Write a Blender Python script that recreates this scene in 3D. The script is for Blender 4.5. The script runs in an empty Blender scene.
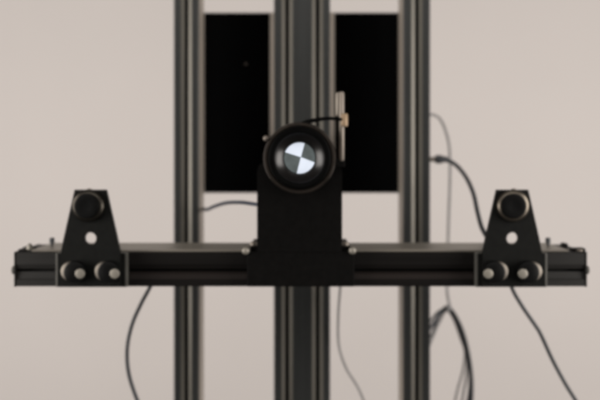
import bpy, bmesh, math, random
from mathutils import Vector, Matrix
random.seed(7)
S = bpy.context.scene
COL = S.collection
R = math.radians

# ------------------------------------------------------------------ camera
H = 1.30            # height of the camera and of the lens axis
F = 752.0           # focal length in photograph pixels
cam = bpy.data.cameras.new('camera')
camo = bpy.data.objects.new('camera', cam)
COL.objects.link(camo)
camo.location = (0, 0, H)
camo.rotation_euler = (R(90), 0, 0)
cam.sensor_width = 36
cam.lens = F / 600 * 36
cam.shift_y = -0.07
cam.clip_start = 0.02
cam.clip_end = 60
cam.dof.use_dof = True
cam.dof.focus_distance = 0.688
cam.dof.aperture_fstop = 3.9
S.camera = camo

# ------------------------------------------------------------------ world, lamps, exposure
w = bpy.data.worlds.new('World')
S.world = w
w.use_nodes = True
bg = w.node_tree.nodes['Background']
bg.inputs[0].default_value = (1.0, 0.95, 0.90, 1)
bg.inputs[1].default_value = 0.13

def area(name, loc, target, sx, sy, power, col):
    l = bpy.data.lights.new(name, 'AREA')
    l.shape = 'RECTANGLE'
    l.size, l.size_y = sx, sy
    l.energy = power
    l.color = col
    o = bpy.data.objects.new(name, l)
    COL.objects.link(o)
    o.location = loc
    o.rotation_euler = (Vector(target) - Vector(loc)).to_track_quat('-Z', 'Y').to_euler()
    return o
area('side_lamp', (-1.75, 0.15, H + 0.02), (0.1, 1.7, H - .45), 0.8, 1.3, 40, (1.0, 0.95, 0.90))
area('side_lamp', (1.75, 0.15, H + 0.02), (-0.1, 1.7, H - .45), 0.8, 1.3, 43, (1.0, 0.95, 0.90))
area('ceiling_lamp', (0.0, -0.9, H + 1.30), (0, 1.9, H - .35), 2.4, 0.9, 17, (1.0, 0.96, 0.91))

S.view_settings.view_transform = 'Standard'
S.view_settings.look = 'None'
S.view_settings.gamma = 1
S.view_settings.exposure = 0
S.view_settings.use_curve_mapping = False
S.cycles.filter_width = 4.4

# ------------------------------------------------------------------ helpers
def X(px, Y): return (px - 300.0) / F * Y
def Z(py, Y): return H - (py - 158.0) / F * Y
def P(px, py, Y): return Vector((X(px, Y), Y, Z(py, Y)))
def L(n, Y): return n / F * Y

def mat(name, col, rough=.5, metal=0.0, spec=.5, noise=.12, scale=60, bump=0.0, stretch=(1, 1, 1),
        emit=0.0, coat=0.0, wear=None):
    m = bpy.data.materials.new(name)
    m.use_nodes = True
    nt = m.node_tree
    b = nt.nodes['Principled BSDF']
    tc = nt.nodes.new('ShaderNodeTexCoord')
    mp = nt.nodes.new('ShaderNodeMapping')
    mp.inputs['Scale'].default_value = stretch
    nt.links.new(tc.outputs['Object'], mp.inputs[0])
    n = nt.nodes.new('ShaderNodeTexNoise')
    n.inputs['Scale'].default_value = scale
    n.inputs['Detail'].default_value = 5
    nt.links.new(mp.outputs[0], n.inputs['Vector'])
    r = nt.nodes.new('ShaderNodeValToRGB')
    c = Vector(col)
    lo = c * (1 - noise); hi = c * (1 + noise)
    r.color_ramp.elements[0].position = .3
    r.color_ramp.elements[1].position = .7
    r.color_ramp.elements[0].color = (*lo, 1)
    r.color_ramp.elements[1].color = (*[min(1, v) for v in hi], 1)
    nt.links.new(n.outputs[0], r.inputs[0])
    out = r.outputs[0]
    if wear:                                    # dust specks and rubbed spots
        n2 = nt.nodes.new('ShaderNodeTexNoise')
        n2.inputs['Scale'].default_value = 420
        n2.inputs['Detail'].default_value = 2
        nt.links.new(tc.outputs['Object'], n2.inputs['Vector'])
        r2 = nt.nodes.new('ShaderNodeValToRGB')
        r2.color_ramp.elements[0].position = .68
        r2.color_ramp.elements[1].position = .8
        nt.links.new(n2.outputs[0], r2.inputs[0])
        mx = nt.nodes.new('ShaderNodeMixRGB')
        nt.links.new(r2.outputs[0], mx.inputs[0])
        nt.links.new(out, mx.inputs[1])
        mx.inputs[2].default_value = (*wear, 1)
        out = mx.outputs[0]
    nt.links.new(out, b.inputs['Base Color'])
    mr = nt.nodes.new('ShaderNodeMapRange')
    mr.inputs[3].default_value = max(.02, rough - .06)
    mr.inputs[4].default_value = min(1, rough + .06)
    nt.links.new(n.outputs[0], mr.inputs[0])
    nt.links.new(mr.outputs[0], b.inputs['Roughness'])
    b.inputs['Metallic'].default_value = metal
    b.inputs['Specular IOR Level'].default_value = spec
    b.inputs['Coat Weight'].default_value = coat
    if emit:
        nt.links.new(out, b.inputs['Emission Color'])
        b.inputs['Emission Strength'].default_value = emit
    if bump:
        bp = nt.nodes.new('ShaderNodeBump')
        bp.inputs['Strength'].default_value = bump
        bp.inputs['Distance'].default_value = .001
        nt.links.new(n.outputs[0], bp.inputs['Height'])
        nt.links.new(bp.outputs[0], b.inputs['Normal'])
    return m

M = {
 'wall': mat('wall_paint', (.60, .558, .537), .75, noise=.016, scale=2.2, bump=.0),
 'anod': mat('dark_anodised_aluminium', (.018, .019, .0185), .40, metal=.25, noise=.12, scale=40, stretch=(6, 6, .15), wear=(.09, .085, .08)),
 'lip': mat('lit_anodised_lip', (.112, .104, .088), .40, metal=.5, noise=.12, scale=40, stretch=(6, 6, .15)),
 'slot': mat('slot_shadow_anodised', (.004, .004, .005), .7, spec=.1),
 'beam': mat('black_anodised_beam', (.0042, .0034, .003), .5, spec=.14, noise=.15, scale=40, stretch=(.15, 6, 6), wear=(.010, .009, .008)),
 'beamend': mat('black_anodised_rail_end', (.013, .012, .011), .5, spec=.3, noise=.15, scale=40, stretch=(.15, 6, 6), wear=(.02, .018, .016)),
 'panelstrip': mat('tan_panel_strip', (.66, .58, .50), .6, noise=.05, scale=30, stretch=(3, 3, .3)),
 'beamlip': mat('beam_lip', (.009, .006, .005), .5, metal=.1, spec=.2, noise=.15, scale=40, stretch=(.15, 6, 6)),
 'railtop': mat('lit_rail_top', (.24, .216, .182), .42, metal=.3, noise=.1, scale=50, stretch=(.2, 4, 4)),
 'sidestrip': mat('lit_side_strip', (.26, .225, .19), .5, metal=.1, noise=.08, scale=50, stretch=(4, 4, .2)),
 'plate': mat('black_plate', (.0048, .0049, .0044), .55, spec=.12, noise=.2, scale=120, bump=.1, wear=(.012, .012, .011)),
 'lensplate': mat('black_mount_plate', (.0030, .0027, .0025), .6, spec=.06, noise=.2, scale=120, bump=.1, wear=(.009, .008, .007)),
 'panel': mat('matte_black_panel', (.0010, .0010, .0011), .9, spec=.03, noise=.2, scale=30),
 'side': mat('grey_carriage', (.075, .072, .063), .5, metal=.3),
 'steel': mat('bright_steel', (.24, .222, .19), .5, metal=.5, noise=.06),
 'washer': mat('dull_steel', (.22, .195, .165), .5, metal=.6, noise=.1),
 'roller': mat('black_rubber_roller', (.003, .003, .003), .4, spec=.12, noise=.2),
 'brass': mat('brass', (.28, .195, .12), .5, metal=.4, noise=.1),
 'tan': mat('tan_steel', (.20, .172, .145), .42, metal=.6, noise=.1),
 'bronze': mat('dark_bronze_ring', (.075, .062, .053), .32, metal=.9, noise=.15),
 'knobmetal': mat('tan_knob_metal', (.125, .108, .088), .38, metal=1, noise=.05),
 'knobdark': mat('dark_knob_metal', (.05, .045, .038), .36, metal=1, noise=.05),
 'barrel': mat('black_barrel', (.0018, .0018, .0018), .6, spec=.03, noise=.2),
 'cone': mat('inner_barrel', (.004, .003, .0028), .30, spec=.32, noise=.08),
 'white': mat('target_white', (.74, .81, .93), .5, noise=.03, scale=200, emit=.48),  # emission added to brighten the recessed target, which is no lamp
 'grey': mat('target_grey', (.125, .152, .156), .5, noise=.12, scale=200, emit=.14),  # weaker added glow for the grey sectors
 'cable': mat('black_cable', (.018, .021, .026), .5, noise=.15),
 'cablegrey': mat('grey_cable', (.17, .165, .165), .55, noise=.12),
 'cableblue': mat('dark_blue_cable', (.018, .026, .045), .45, noise=.15),
 'plastic': mat('black_plug', (.02, .022, .026), .5, noise=.15),
}

def thing(name, label, cat, loc, group=None):
    o = bpy.data.objects.new(name, None)
    COL.objects.link(o)
    o.empty_display_size = .03
    o.location = loc
    o['label'] = label
    o['category'] = cat
    if group: o['group'] = group
    return o

def off(o):
    v = Vector((0, 0, 0))
    while o is not None:
        v += o.location
        o = o.parent
    return v

def obj(name, bm, m, parent=None, smooth=False, label=None):
    d = bpy.data.meshes.new(name)
    if parent is not None:
        bmesh.ops.translate(bm, verts=bm.verts, vec=-off(parent))
    bmesh.ops.recalc_face_normals(bm, faces=bm.faces)
    if smooth:
        for f in bm.faces: f.smooth = True
        for e in bm.edges:
            if len(e.link_faces) == 2 and e.calc_face_angle(0) > R(38): e.smooth = False
    bm.to_mesh(d); bm.free()
    d.materials.append(M[m])
    o = bpy.data.objects.new(name, d)
    COL.objects.link(o)
    if parent is not None: o.parent = parent
    if label: o['label'] = label
    return o

def box(bm, x0, x1, y0, y1, z0, z1, bev=0.0):
    b = bmesh.new()
    bmesh.ops.create_cube(b, size=1)
    for v in b.verts:
        v.co = Vector((x0 + (v.co.x + .5) * (x1 - x0), y0 + (v.co.y + .5) * (y1 - y0), z0 + (v.co.z + .5) * (z1 - z0)))
    if bev: bmesh.ops.bevel(b, geom=list(b.edges), offset=bev, segments=2, affect='EDGES', profile=.5)
    t = bpy.data.meshes.new('tmp'); b.to_mesh(t); b.free()
    bm.from_mesh(t); bpy.data.meshes.remove(t)
    return bm

def B(*a, **k): return box(bmesh.new(), *a, **k)

def lathe(c, prof, seg=64, axis='Y'):
    """revolve (radius, distance along the axis) pairs round a line through c"""
    bm = bmesh.new()
    rings = []
    for r, d in prof:
        ring = []
        for k in range(seg):
            a = 2 * math.pi * k / seg
            u, v = r * math.cos(a), r * math.sin(a)
            co = (c[0] + u, c[1] + d, c[2] + v) if axis == 'Y' else ((c[0] + d, c[1] + u, c[2] + v) if axis == 'X' else (c[0] + u, c[1] + v, c[2] + d))
            ring.append(bm.verts.new(co))
        rings.append(ring)
    for a, b in zip(rings, rings[1:]):
        for k in range(seg):
            bm.faces.new((a[k], a[(k + 1) % seg], b[(k + 1) % seg], b[k]))
    if prof[0] != prof[-1]:
        bm.faces.new(rings[0]); bm.faces.new(rings[-1][::-1])
    else:
        bmesh.ops.remove_doubles(bm, verts=bm.verts, dist=1e-7)
    return bm

def disc(c, r, y0, y1, bev=None, seg=48, axis='Y'):
    bev = bev if bev is not None else min(r * .2, (y1 - y0) * .3)
    return lathe(c, [(r, y1), (r, y0 + bev), (r - bev * .35, y0 + bev * .3), (r - bev, y0)], seg, axis)

def dome(c, r, h, seg=32, axis='Y', sgn=-1):
    pr = [(r, 0)]
    for k in range(1, 8):
        a = k / 8 * math.pi / 2
        pr.append((r * math.cos(a), sgn * h * math.sin(a)))
    pr.append((r * .05, sgn * h))
    return lathe(c, pr, seg, axis)

def prism(pts, axis, a, b, bm=None):
    """extrude a closed outline; axis 'X': pts are (y,z); 'Y': (x,z); 'Z': (x,y)"""
    bm = bm or bmesh.new()
    def co(p, t): return {'X': (t, p[0], p[1]), 'Y': (p[0], t, p[1]), 'Z': (p[0], p[1], t)}[axis]
    v0 = [bm.verts.new(co(p, a)) for p in pts]
    v1 = [bm.verts.new(co(p, b)) for p in pts]
    n = len(pts)
    bm.faces.new(v0); bm.faces.new(v1[::-1])
    for k in range(n): bm.faces.new((v0[k], v0[(k + 1) % n], v1[(k + 1) % n], v1[k]))
    return bm

def plate_with_hole(pts, hc, hr, y0, y1, seg=40):
    bm = bmesh.new()
    def loop(ps, y):
        vs = [bm.verts.new((p[0], y, p[1])) for p in ps]
        return vs, [bm.edges.new((vs[k], vs[(k + 1) % len(vs)])) for k in range(len(vs))]
    hole = [(hc[0] + hr * math.cos(2 * math.pi * k / seg), hc[1] + hr * math.sin(2 * math.pi * k / seg)) for k in range(seg)]
    res = []
    for y in (y0, y1):
        o, eo = loop(pts, y); h, eh = loop(hole, y)
        bmesh.ops.triangle_fill(bm, edges=eo + eh, use_beauty=True)
        res.append((o, h))
    for i in (0, 1):
        a, b = res[0][i], res[1][i]
        for k in range(len(a)): bm.faces.new((a[k], a[(k + 1) % len(a)], b[(k + 1) % len(b)], b[k]))
    return bm

def spline(pts, n=14):
    out = []
    p = [pts[0]] + list(pts) + [pts[-1]]
    for i in range(1, len(p) - 2):
        for k in range(n):
            t = k / n
            a, b, c, d = p[i - 1], p[i], p[i + 1], p[i + 2]
            out.append(.5 * ((2 * b) + (c - a) * t + (2 * a - 5 * b + 4 * c - d) * t * t + (3 * b - a - 3 * c + d) * t ** 3))
    out.append(pts[-1])
    return out

def tube(pts, r, n=14, seg=12, bm=None, smooth=True):
    bm = bm or bmesh.new()
    path = spline([Vector(p) for p in pts], n) if smooth else [Vector(p) for p in pts]
    rings = []
    up = Vector((0.12, 1, .07)).normalized()
    for i, p in enumerate(path):
        t = (path[min(i + 1, len(path) - 1)] - path[max(i - 1, 0)]).normalized()
        s = t.cross(up).normalized(); u = s.cross(t).normalized()
        rr = r(i / (len(path) - 1)) if callable(r) else r
        rings.append([bm.verts.new(p + s * rr * math.cos(2 * math.pi * k / seg) + u * rr * math.sin(2 * math.pi * k / seg)) for k in range(seg)])
    for a, b in zip(rings, rings[1:]):
        for k in range(seg): bm.faces.new((a[k], a[(k + 1) % seg], b[(k + 1) % seg], b[k]))
    bm.faces.new(rings[0]); bm.faces.new(rings[-1][::-1])
    return bm

# ------------------------------------------------------------------ the wall
WY = 2.35
wl = obj('wall', B(-4.5, 4.5, WY, WY + .1, H - 1.6, H + 2.2), 'wall')
wl['kind'] = 'structure'

# ------------------------------------------------------------------ the three vertical columns
CY = 1.055          # front of the columns
CD = 0.045          # their depth
Z0, Z1 = H - .95, H + .85

def column(x0, x1, slots, label):
    """x0, x1: faces; slots: centres of the T-slots on the front face"""
    t = thing('support_column', label, 'column', ((x0 + x1) / 2, CY + CD / 2, Z0), 'vertical aluminium columns behind the rail')
    sw, lw, ld = .0031, .0050, .0016      # half slot, lip width, lip depth
    sd = .0125
    # outline with slots front and back, one or two slots in each side
    def face(xa, xb, y, sgn, cs):
        out = [(xa, y)]
        step = 1 if xb > xa else -1
        for c in sorted(cs, reverse=(step < 0)):
            out += [(c - step * (sw + lw), y), (c - step * (sw + lw), y + sgn * ld * 1.0), (c - step * sw, y + sgn * ld * 2.2), (c - step * sw, y + sgn * .006),
                    (c - step * .008, y + sgn * .0065), (c - step * .008, y + sgn * .010), (c - step * .004, y + sgn * sd),
                    (c + step * .004, y + sgn * sd), (c + step * .008, y + sgn * .010), (c + step * .008, y + sgn * .0065),
                    (c + step * sw, y + sgn * .006), (c + step * sw, y + sgn * ld * 2.2), (c + step * (sw + lw), y + sgn * ld * 1.0), (c + step * (sw + lw), y)]
        return out
    b = .0012
    pts = face(x0 + b, x1 - b, CY, 1, slots) + [(x1 - b, CY)]
    pts += [(x1, CY + b) ,(x1, CY + CD - b), (x1 - b, CY + CD)]
    pts += [(x0 + b, CY + CD), (x0, CY + CD - b) ,(x0, CY + b)]
    body = obj('profile', prism(pts, 'Z', Z0, Z1), 'anod', t)
    # lips lining each front slot, coloured lighter as if catching lamp light
    for c in slots:
        for s in (-1, 1):
            e = .0004
            q = [(c + s * (sw + lw - e), CY + .0002), (c + s * (sw + lw - e), CY + ld * 1.1), (c + s * (sw - .0001), CY + ld * 2.3), (c + s * (sw - .0001), CY + ld * 1.1)]
            obj('slot_lip', prism(q, 'Z', Z0 + .001, Z1 - .001), 'lip', t)
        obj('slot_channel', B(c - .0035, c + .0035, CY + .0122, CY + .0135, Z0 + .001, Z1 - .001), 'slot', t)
    return t

cl = column(X(173.8, CY), X(198.8, CY), [X(186.3, CY)], 'left vertical black aluminium column with one slot, to the left of the left black panel')
cc = column(X(273.9, CY), X(330.1, CY), [X(287.1, CY), X(317.6, CY)], 'wide centre vertical black aluminium column with two slots, behind the lens')
cr = column(X(403.5, CY), X(430.2, CY), [X(417.0, CY)], 'right vertical black aluminium column with one slot, beside the thin hanging wires')

# added tan strips painting light on the inner side of the two outer columns
for t_, xs, sg in ((cl, X(198.8, CY), 1), (cr, X(403.5, CY), -1)):
    a, b = sorted((xs + sg * .0001, xs + sg * .0014))
    obj('lit_strip', B(a, b, CY + .002, CY + CD - .001, Z0 + .002, Z1 - .002), 'sidestrip', t_)

# ------------------------------------------------------------------ two black panels behind the columns
PY = 1.150
def panel(xa, xb, label):
    t = thing('black_panel', label, 'panel', (X((xa + xb) / 2, PY), PY, Z(193, PY)), 'black panels between the columns')
    obj('board', B(X(xa, PY), X(xb, PY), PY, PY + .006, Z(193, PY), Z(12.5, PY), bev=.0006), 'panel', t)
    for a, b in ((xa - 5.2, xa), (xb, xb + 5.2)):
        obj('edge_strip', B(X(a, PY), X(b, PY), PY + .002, PY + .0075, Z(193.5, PY), Z(12.0, PY)), 'panelstrip', t)
    return t
pl = panel(203.9, 269.9, 'tall matte black panel left of the centre column, with one tiny screw')
obj('screw', dome(P(246, 64, PY), L(1.5, PY), .0015, 20), 'bronze', pl, True)
pr = panel(334.6, 400.6, 'tall matte black panel right of the centre column, behind the steel rod')
# straps tying the panels to the centre column (hidden behind it)
obj('strap', B(X(278, PY), X(292, PY), CY + CD + .0005, PY - .0005, Z(150, PY), Z(135, PY)), 'panel', pl)
obj('strap', B(X(312, PY), X(326, PY), CY + CD + .0005, PY - .0005, Z(150, PY), Z(135, PY)), 'panel', pr)

# ------------------------------------------------------------------ the horizontal rail
BY = .86; BD = .08
bt, bb = Z(252.3, BY), Z(286.6, BY)
rail = thing('horizontal_rail', 'long horizontal black aluminium rail crossing in front of the three columns', 'rail', (0, BY + BD / 2, bb))
xl, xr = X(14, BY), X(587, BY)
s0, s1 = Z(272, BY), Z(269, BY)
l0 = Z(279.5, BY)
yb = BY + BD
e = .001
pts = [(BY + e, bb), (BY, bb + e), (BY, l0), (BY + .0015, l0 + .0005), (BY + .003, s0), (BY + .006, s0), (BY + .0065, s0 - .006), (BY + .012, s0 - .004),
       (BY + .012, s1 + .004), (BY + .0065, s1 + .006), (BY + .006, s1), (BY + .0022, s1), (BY + .0006, s1 + .0045), (BY, s1 + .005), (BY, bt - e), (BY + e, bt)]
for c in (BY + .02, BY + .06):
    pts += [(c - .0035, bt), (c - .0035, bt - .005), (c - .008, bt - .0055), (c - .008, bt - .009), (c + .008, bt - .009), (c + .008, bt - .0055), (c + .0035, bt - .005), (c + .0035, bt)]
pts += [(yb - e, bt), (yb, bt - e), (yb, s1), (yb - .006, s1), (yb - .006, s0), (yb, s0), (yb, bb + e), (yb - e, bb)]
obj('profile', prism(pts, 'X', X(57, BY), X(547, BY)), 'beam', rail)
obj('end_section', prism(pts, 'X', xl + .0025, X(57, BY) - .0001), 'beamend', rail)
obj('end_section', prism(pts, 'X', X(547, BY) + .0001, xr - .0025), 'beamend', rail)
for a, b in ((128, 247), (354, 478)):
    q = [(BY - .0003, Z(279.2, BY)), (BY + .0012, Z(279.2, BY)), (BY + .0032, s0 - .0003), (BY + .0008, s0 - .0024)]
    obj('slot_lip', prism(q, 'X', X(a, BY), X(b, BY)), 'beamlip', rail)
# tan strip along the top, painting the light on the rail's upper face
obj('lit_strip', B(X(36, BY + .02), X(564, BY + .02), BY + .006, yb - .001, bt + .0002, bt + .0020), 'railtop', rail)
# end caps, bolts, small fittings
for s, xe in ((-1, xl), (1, xr)):
    cap = obj('end_cap', B(min(xe, xe - s * .0023), max(xe, xe - s * .0023), BY - .0004, yb + .0004, bb - .0004, bt + .0004, bev=.0004), 'beam', rail)
    bm = lathe((xe, BY + .012, Z(271.5, BY)), [(L(2.2, BY), 0), (L(2.2, BY), s * L(1.6, BY)), (L(4.4, BY), s * L(1.8, BY)), (L(4.4, BY), s * L(4.6, BY)), (L(3.2, BY), s * L(5.5, BY)), (.0004, s * L(5.6, BY))], 28, 'X')
    obj('end_bolt', bm, 'side', rail, True)
def lump(xa, xb, ya, yb_, Y, m, nm, bev=.0012, depth=.012):
    obj(nm, B(X(xa, Y), X(xb, Y), Y, Y + depth, Z(yb_, Y), Z(ya, Y), bev=bev), m, rail)
lump(17.5, 25.5, 249.3, 252.6, .866, 'beam', 'stop_block')
lump(22, 34, 247.2, 251.2, .884, 'beam', 'stop_block')
obj('cap_screw', dome(P(29.8, 249.5, .872), L(3.4, .872), .0072, 28, 'Z', 1), 'steel', rail, True)
lump(573, 586, 248.3, 252.6, .866, 'beam', 'stop_block')
lump(563.5, 568.5, 243.5, 249.5, .90, 'beam', 'stop_block')
obj('cap_screw', dome(P(579.5, 250.7, .864), L(3.4, .864), .0024, 28, 'Z', 1), 'tan', rail, True)
for px in (52, 548):
    c = P(px, 246.5, .905)
    obj('thumb_knob', lathe(c, [(L(1.3, .9), 0), (L(1.3, .9), L(3.2, .9)), (L(2.5, .9), L(3.6, .9)), (L(2.5, .9), L(8, .9)), (L(1.9, .9), L(8.8, .9))], 24, 'Z'), 'cable', rail, True)
# blocks carrying the rail on the columns
for c in (186.3, 302, 417):
    xx = X(c, CY)
    obj('mounting_block', B(xx - .016, xx + .016, yb + .0003, CY - .0003, bb + .003, H - .1235), 'beam', rail)

# ------------------------------------------------------------------ two trapezoid brackets
def bracket(cx, s, label, kn_label=None):
    """s = +1: left bracket (inner side is +x), -1: right bracket"""
    Yp = .846
    t = thing('clamp_bracket', label, 'bracket', (X(cx, Yp), Yp, Z(286.8, Yp)), 'trapezoid brackets clamped on the rail')
    def q(dx, py): return (X(cx + s * dx, Yp), Z(py, Yp))
    pts = [q(-15.8, 189.8), q(15.6, 189.8), q(27, 240), q(29.6, 253), q(29.6, 286.8), q(-29.6, 286.8), q(-29.6, 253), q(-27.2, 240)]
    hc = q(0, 238.4)
    pb = plate_with_hole(pts, hc, L(5.9, Yp), Yp, Yp + .006)
    bmesh.ops.recalc_face_normals(pb, faces=pb.faces)
    obj('face_plate', pb, 'plate', t)
    # grey carriage plate behind, showing as a thin line on both sides
    Yc = .8523
    ww = (-34.5, 37.0)
    a, b = sorted((X(cx + s * ww[0], Yc), X(cx + s * ww[1], Yc)))
    obj('carriage', B(a, b, Yc, BY - .0008, Z(287.2, Yc), Z(252.8, Yc), bev=.0008), 'side', t)
    a2, b2 = sorted((X(cx + s * -24, .875), X(cx + s * 24, .875)))
    obj('saddle', B(a2, b2, BY - .0008, yb - .05, bt + .0026, bt + .0052, bev=.0006), 'side', t)
    obj('carriage_groove', B(*sorted((X(cx - s * 32.6, Yc), X(cx + s * 34.9, Yc))), Yc - .0004, Yc + .001, Z(286.9, Yc), Z(253.2, Yc)), 'plate', t)
    # top knob: warm metal ring with a black boss in front
    k = P(cx + s * (-1.5 if s > 0 else 1.2), 205.6, Yp)
    kb = P(cx + s * (-1.6 if s > 0 else 0), 205.6, Yp)
    ring = lathe(kb, [(L(16.2, Yp), 0), (L(16.2, Yp), -.003), (L(15.6, Yp), -.0040), (L(14.3, Yp), -.0054), (L(12.5, Yp), -.0063), (L(10, Yp), -.0064), (L(10, Yp), 0)], 72)
    obj('knob_ring', ring, 'knobdark' if s > 0 else 'knobmetal', t, True)
    pr_ = [(L(12.4, Yp), -.002), (L(12.4, Yp), -.0100), (L(11.6, Yp), -.0112), (L(9, Yp), -.0118), (L(5, Yp), -.0112), (L(1, Yp), -.0110)]
    obj('knob', lathe(k, pr_, 64), 'roller', t, True)
    obj('grub_screw', disc(P(cx - s * 1.2, 191.4, Yp), L(3.0, Yp), -.002, .002, seg=24), 'tan', t, True)
    # lower rollers on eccentric washers
    for (wx, dx, sx) in ((-19.6, -14.0, -10.8), (14.2, 19.6, 23.9)):
        ws = disc(P(cx + s * wx, 271.2, Yp), L(9.6, Yp), -.0045, 0.001, bev=.003, seg=48)
        obj('eccentric_washer', ws, 'washer', t, True)
        rl = disc(P(cx + s * dx, 271.6, Yp), L(11.0, Yp), -.0085, 0.001, bev=.002, seg=56)
        ro = obj('roller', rl, 'roller', t, True)
        sc = P(cx + s * (sx + .4), 273.8, Yp - .0085)
        obj('button_screw', dome(sc, L(4.8, Yp), .0009, 32), 'steel', ro, True)
    return t
bl = bracket(90.3, 1, 'left black trapezoid bracket with round knob and two rollers near the left rail end')
br = bracket(512.6, -1, 'right black trapezoid bracket with a tan ringed knob near the right rail end')

# ------------------------------------------------------------------ lens mount with the quadrant target
LYp = .848
lm = thing('target_mount', 'black barrel with white and grey quadrant target on an upright plate mid rail', 'target', (X(299.5, LYp), LYp, Z(286.8, LYp)))
pp = [(257, 252), (257, 172), (258.5, 166), (262, 163), (337, 163), (341, 166), (342.2, 172), (342.2, 252)]
obj('upright_plate', prism([(X(a, LYp), Z(b, LYp)) for a, b in pp], 'Y', LYp, LYp + .008), 'lensplate', lm)
obj('carriage_plate', B(X(247, LYp), X(354.5, LYp), LYp + .0008, BY - .0006, Z(287.0, LYp), Z(251.8, LYp), bev=.001), 'lensplate', lm)
obj('carriage_foot', B(X(250, .86), X(350, .86), LYp + .009, yb - .01, bt + .0024, bt + .008, bev=.001), 'lensplate', lm)
for px, py, m, r in ((245.6, 250.8, 'steel', 3.7), (352.6, 250.6, 'steel', 3.7), (253.2, 244.6, 'tan', 3.3), (345.6, 244.6, 'tan', 3.3)):
    Y_ = LYp - .001 if m == 'steel' else LYp + .012
    if m == 'steel':
        obj('screw_shank', disc(P(px, py, Y_), L(2.4, Y_), 0, .02, seg=20), 'tan', lm, True)
    else:
        obj('screw_shank', disc(P(px, py, Y_), L(2.0, Y_), 0, .02, seg=20), 'tan', lm, True)
    obj('cap_screw', dome(P(px, py, Y_), L(r, Y_), .003, 32), m, lm, True)
for s in (-1, 1):
    xx = sorted((X(299.6 + s * 42.0, .858), X(299.6 + s * 48.5, .858)))
    obj('clamp_foot', B(xx[0], xx[1], LYp + .010, LYp + .030, bt + .0024, Z(243.2, .858), bev=.0008), 'tan', lm)
LX, LZ = X(299.6, .80), H
c0 = Vector((LX, 0, LZ))
YR = .822
# bronze mounting ring
obj('mounting_ring', lathe(c0, [(L(36.2, YR), LYp), (L(36.2, YR), YR + .002), (L(35.2, YR), YR), (L(32.8, YR), YR), (L(31.6, YR), YR + .003), (L(30, YR), YR + .004), (L(30, YR), LYp)], 96), 'bronze', lm, True)
YF = .715
YT = .7255
ri = L(25.2, YF)
obj('barrel', lathe(c0, [(L(31.6, YF), LYp - .001), (L(31.6, YF), YF + .004), (L(30.8, YF), YF + .001), (L(29.5, YF), YF), (ri + .0015, YF), (ri, YF + .001), (ri, YF + .003), (ri + .001, YF + .003), (ri + .001, LYp - .001)][:], 96), 'barrel', lm, True)
rt = L(16.0, YT)
obj('inner_cone', lathe(c0, [(ri, YF + .003), (ri * .95, YF + .0045), (ri * .84, YF + .0066), (ri * .73, YF + .0086), (rt * 1.02, YF + .0095), (rt * .99, YT + .001), (rt * .99, YT + .004), (ri, YT + .004), (ri, YF + .003)], 96), 'cone', lm, True)
# the target itself: four sectors meeting off-centre
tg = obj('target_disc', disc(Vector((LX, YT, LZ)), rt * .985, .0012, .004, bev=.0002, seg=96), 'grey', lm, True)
cc_ = (X(300.9, YT), Z(157.1, YT))
ang = [math.atan2(-(142.0 - 157.1), 305.0 - 300.9), math.atan2(-(151.8 - 157.1), 284.0 - 300.9), math.atan2(-(174 - 157.1), 296.6 - 300.9), math.atan2(-(162.6 - 157.1), 315 - 300.9)]
ang = [a % (2 * math.pi) for a in ang]
def hit(a, R0):
    dx, dz = math.cos(a), math.sin(a)
    ox, oz = cc_[0] - LX, cc_[1] - LZ
    b = ox * dx + oz * dz
    t_ = -b + math.sqrt(b * b - (ox * ox + oz * oz - R0 * R0))
    return (cc_[0] + dx * t_, cc_[1] + dz * t_)
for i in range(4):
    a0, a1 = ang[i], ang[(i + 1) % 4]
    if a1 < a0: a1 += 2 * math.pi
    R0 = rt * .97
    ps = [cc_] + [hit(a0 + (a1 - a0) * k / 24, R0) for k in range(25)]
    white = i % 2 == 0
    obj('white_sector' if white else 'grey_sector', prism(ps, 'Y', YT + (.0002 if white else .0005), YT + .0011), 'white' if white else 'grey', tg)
# rod with clamp to the right, lever over the barrel, tiny screw to the left
YS = .835
obj('rod', lathe(P(341.6, 161, YS), [(L(1.8, YS), 0), (L(2.7, YS), .002), (L(2.7, YS), L(67, YS)), (L(2.0, YS), L(69, YS))], 28, 'Z'), 'tan', lm, True)
obj('rod_sleeve', lathe(P(338.4, 116, YS + .004), [(L(2.6, YS), 0), (L(3.0, YS), .001), (L(3.0, YS), L(22, YS)), (L(2.4, YS), L(23.5, YS))], 24, 'Z'), 'washer', lm, True)
obj('rod_clamp', B(X(334, YS), X(345, YS), YS - .001, LYp + .007, Z(167, YS), Z(158.5, YS), bev=.001), 'lensplate', lm)
obj('clamp_screw', lathe(P(344.3, 120, YS - .004), [(L(3.2, YS), L(-6.2, YS)), (L(3.6, YS), L(-5, YS)), (L(3.6, YS), L(5, YS)), (L(2.8, YS), L(6.4, YS))], 28, 'Z'), 'brass', lm, True)
obj('lever', tube([P(343, 119.5, .829), P(330, 118.4, .829), P(318, 119.6, .828), P(306, 122.4, .826), P(296, 127.5, .824), P(288, 133, .822)], lambda u: L(1.5 + 1.4 * u, .83)), 'barrel', lm, True)
obj('locking_screw', dome(P(266, 138.3, YR), L(2.9, YR), .003, 28), 'tan', lm, True)
obj('screw_shank', lathe(P(266, 138.3, YR), [(L(2, YR), 0), (L(2, YR), .02)], 20), 'bronze', lm, True)

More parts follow.
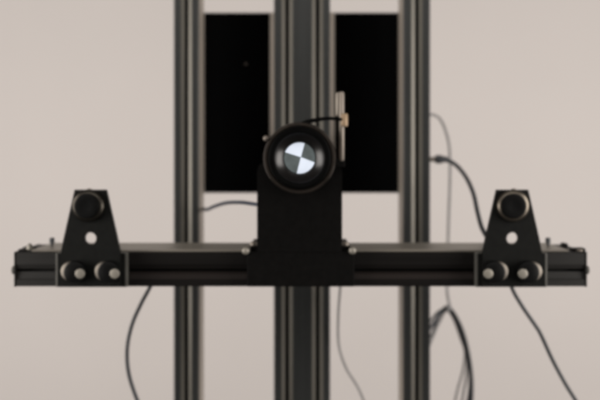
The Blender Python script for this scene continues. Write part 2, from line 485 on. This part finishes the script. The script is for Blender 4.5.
# ------------------------------------------------------------------ cables
def cable(name, label, pts, r, m, group='loose cables on the frame', cat='cable'):
    """pts: list of (px, py, distance)"""
    w_ = [P(*p) for p in pts]
    o = obj(name, tube(w_, r), m, None, True)
    base = w_[-1].copy()
    o.data.transform(Matrix.Translation(-base))
    o.location = base
    o['label'] = label; o['category'] = cat
    if group: o['group'] = group
    return o
cable('cable', 'short dark blue cable arching between the left column and the upright plate',
      [(201, 207.5, 1.12), (206.5, 209.7, 1.06), (214, 206.6, 1.0), (226, 203.0, .95), (240, 202.4, .91), (252, 203.8, .89), (266, 206, .875)], L(1.8, .95), 'cableblue')
cable('cable', 'black cable hanging in a leftward bow under the rail near the left bracket',
      [(156, 270, .93), (150.5, 286, .93), (141, 304, .94), (132, 325, .95), (127.3, 348, .955), (128.5, 372, .96), (136, 397, .965), (150, 430, .97)], L(1.95, .95), 'cable')
cable('cable', 'thin grey wire hanging under the rail just right of the centre column',
      [(341, 262, 1.0), (340.3, 286, 1.02), (338.3, 315, 1.04), (338.8, 345, 1.05), (346, 368, 1.06), (357, 386, 1.07), (364, 402, 1.08), (372, 430, 1.09)], L(1.15, 1.05), 'cablegrey')
cable('cable', 'black cable slanting down to the right from under the right bracket',
      [(508, 270, .93), (512, 288, .93), (522, 306, .935), (536, 326.5, .94), (541, 335, .94), (553, 361, .95), (566, 385, .955), (577, 403, .96), (592, 432, .97)], L(1.9, .94), 'cable')
cable('cable', 'thin grey wire looping out from the right column and running down behind the rail',
      [(425, 117, 1.085), (432, 114.5, 1.12), (440, 119, 1.18), (446, 132, 1.18), (449.6, 150, 1.18), (450, 180, 1.18), (448.8, 215, 1.18), (448, 246, 1.18), (447, 286, 1.17), (448.4, 300, 1.17), (451, 310, 1.17)], L(1.25, 1.18), 'cablegrey')
# plugged lead
pc = thing('plug_cable', 'black cable with a plug on the right column, curving down behind the right bracket', 'cable', P(434, 160, 1.08))
obj('lead', tube([P(447, 160.5, 1.08), P(452, 162.3, 1.078), P(459, 168, 1.07), (P(467, 179, 1.04)), P(473.5, 194, 1.01), P(477.5, 212, .98), P(482, 228, .95), P(490, 242, .93), P(497, 256, .95)], L(2.1, 1.05)), 'cable', pc, True)
obj('plug', lathe(P(435.2, 159.3, 1.08), [(L(3.0, 1.1), 0), (L(4.2, 1.1), .0012), (L(4.2, 1.1), L(6, 1.1)), (L(3.2, 1.1), L(7, 1.1)), (L(3.2, 1.1), L(9, 1.1)), (L(2.2, 1.1), L(12.6, 1.1))], 24, 'X'), 'plastic', pc, True)
obj('socket', lathe(Vector((X(430.1, CY) - .0005, 1.08, Z(159.3, 1.08))), [(L(4.2, 1.1), 0), (L(4.2, 1.1), .003), (L(2.4, 1.1), .0036), (L(2.4, 1.1), .014)], 24, 'X'), 'tan', pc, True)
# bundle
bd = thing('cable_bundle', 'bundle of thin black wires arching from the right column and hanging down', 'cable bundle', P(448, 308, 1.16))
strands = [
 ([(426, 335, 1.088), (433, 325, 1.14), (440, 314.5, 1.16), (447, 308.5, 1.16), (455, 318, 1.16), (463, 338, 1.16), (468, 360, 1.16), (470.5, 382, 1.16), (469.5, 404, 1.16), (466, 430, 1.16)], 1.3, 'cable'),
 ([(426, 333, 1.088), (434, 321.5, 1.14), (441, 311.5, 1.16), (448, 306.5, 1.16), (457, 317.5, 1.15), (464.5, 335, 1.15), (469.6, 357, 1.15), (472.3, 380, 1.15), (472, 404, 1.15), (470, 430, 1.15)], 1.2, 'cable'),
 ([(427, 352, 1.088), (433, 337, 1.15), (439, 323, 1.17), (446, 310.8, 1.17), (453, 318, 1.17), (460.5, 338, 1.17), (464.8, 352, 1.17), (463, 370, 1.17), (458, 388, 1.17), (454.5, 404, 1.17), (450, 430, 1.17)], 1.0, 'cablegrey'),
 ([(427, 344, 1.088), (434, 329, 1.15), (441, 313.5, 1.165), (447, 310, 1.165), (454.5, 321, 1.165), (461.5, 340, 1.165), (466.5, 358, 1.165), (466.5, 375, 1.165), (463.5, 392, 1.165), (461.5, 405, 1.165), (458, 430, 1.165)], 1.0, 'cable'),
 ([(426, 327, 1.088), (435, 315, 1.14), (442, 309.5, 1.155), (449, 308, 1.155), (459, 324, 1.155), (466, 346, 1.155), (469, 366, 1.155), (469.5, 386, 1.155), (467, 404, 1.155), (462, 430, 1.155)], 1.1, 'cable'),
]
for ps, r, m in strands:
    obj('wire', tube([P(*p) for p in ps], L(r, 1.16)), m, bd, True)
obj('tie', lathe(P(448.3, 308.5, 1.155), [(L(3.0, 1.16), L(-2.2, 1.16)), (L(3.6, 1.16), 0), (L(3.0, 1.16), L(2.2, 1.16))], 20, 'X'), 'cablegrey', bd, True)
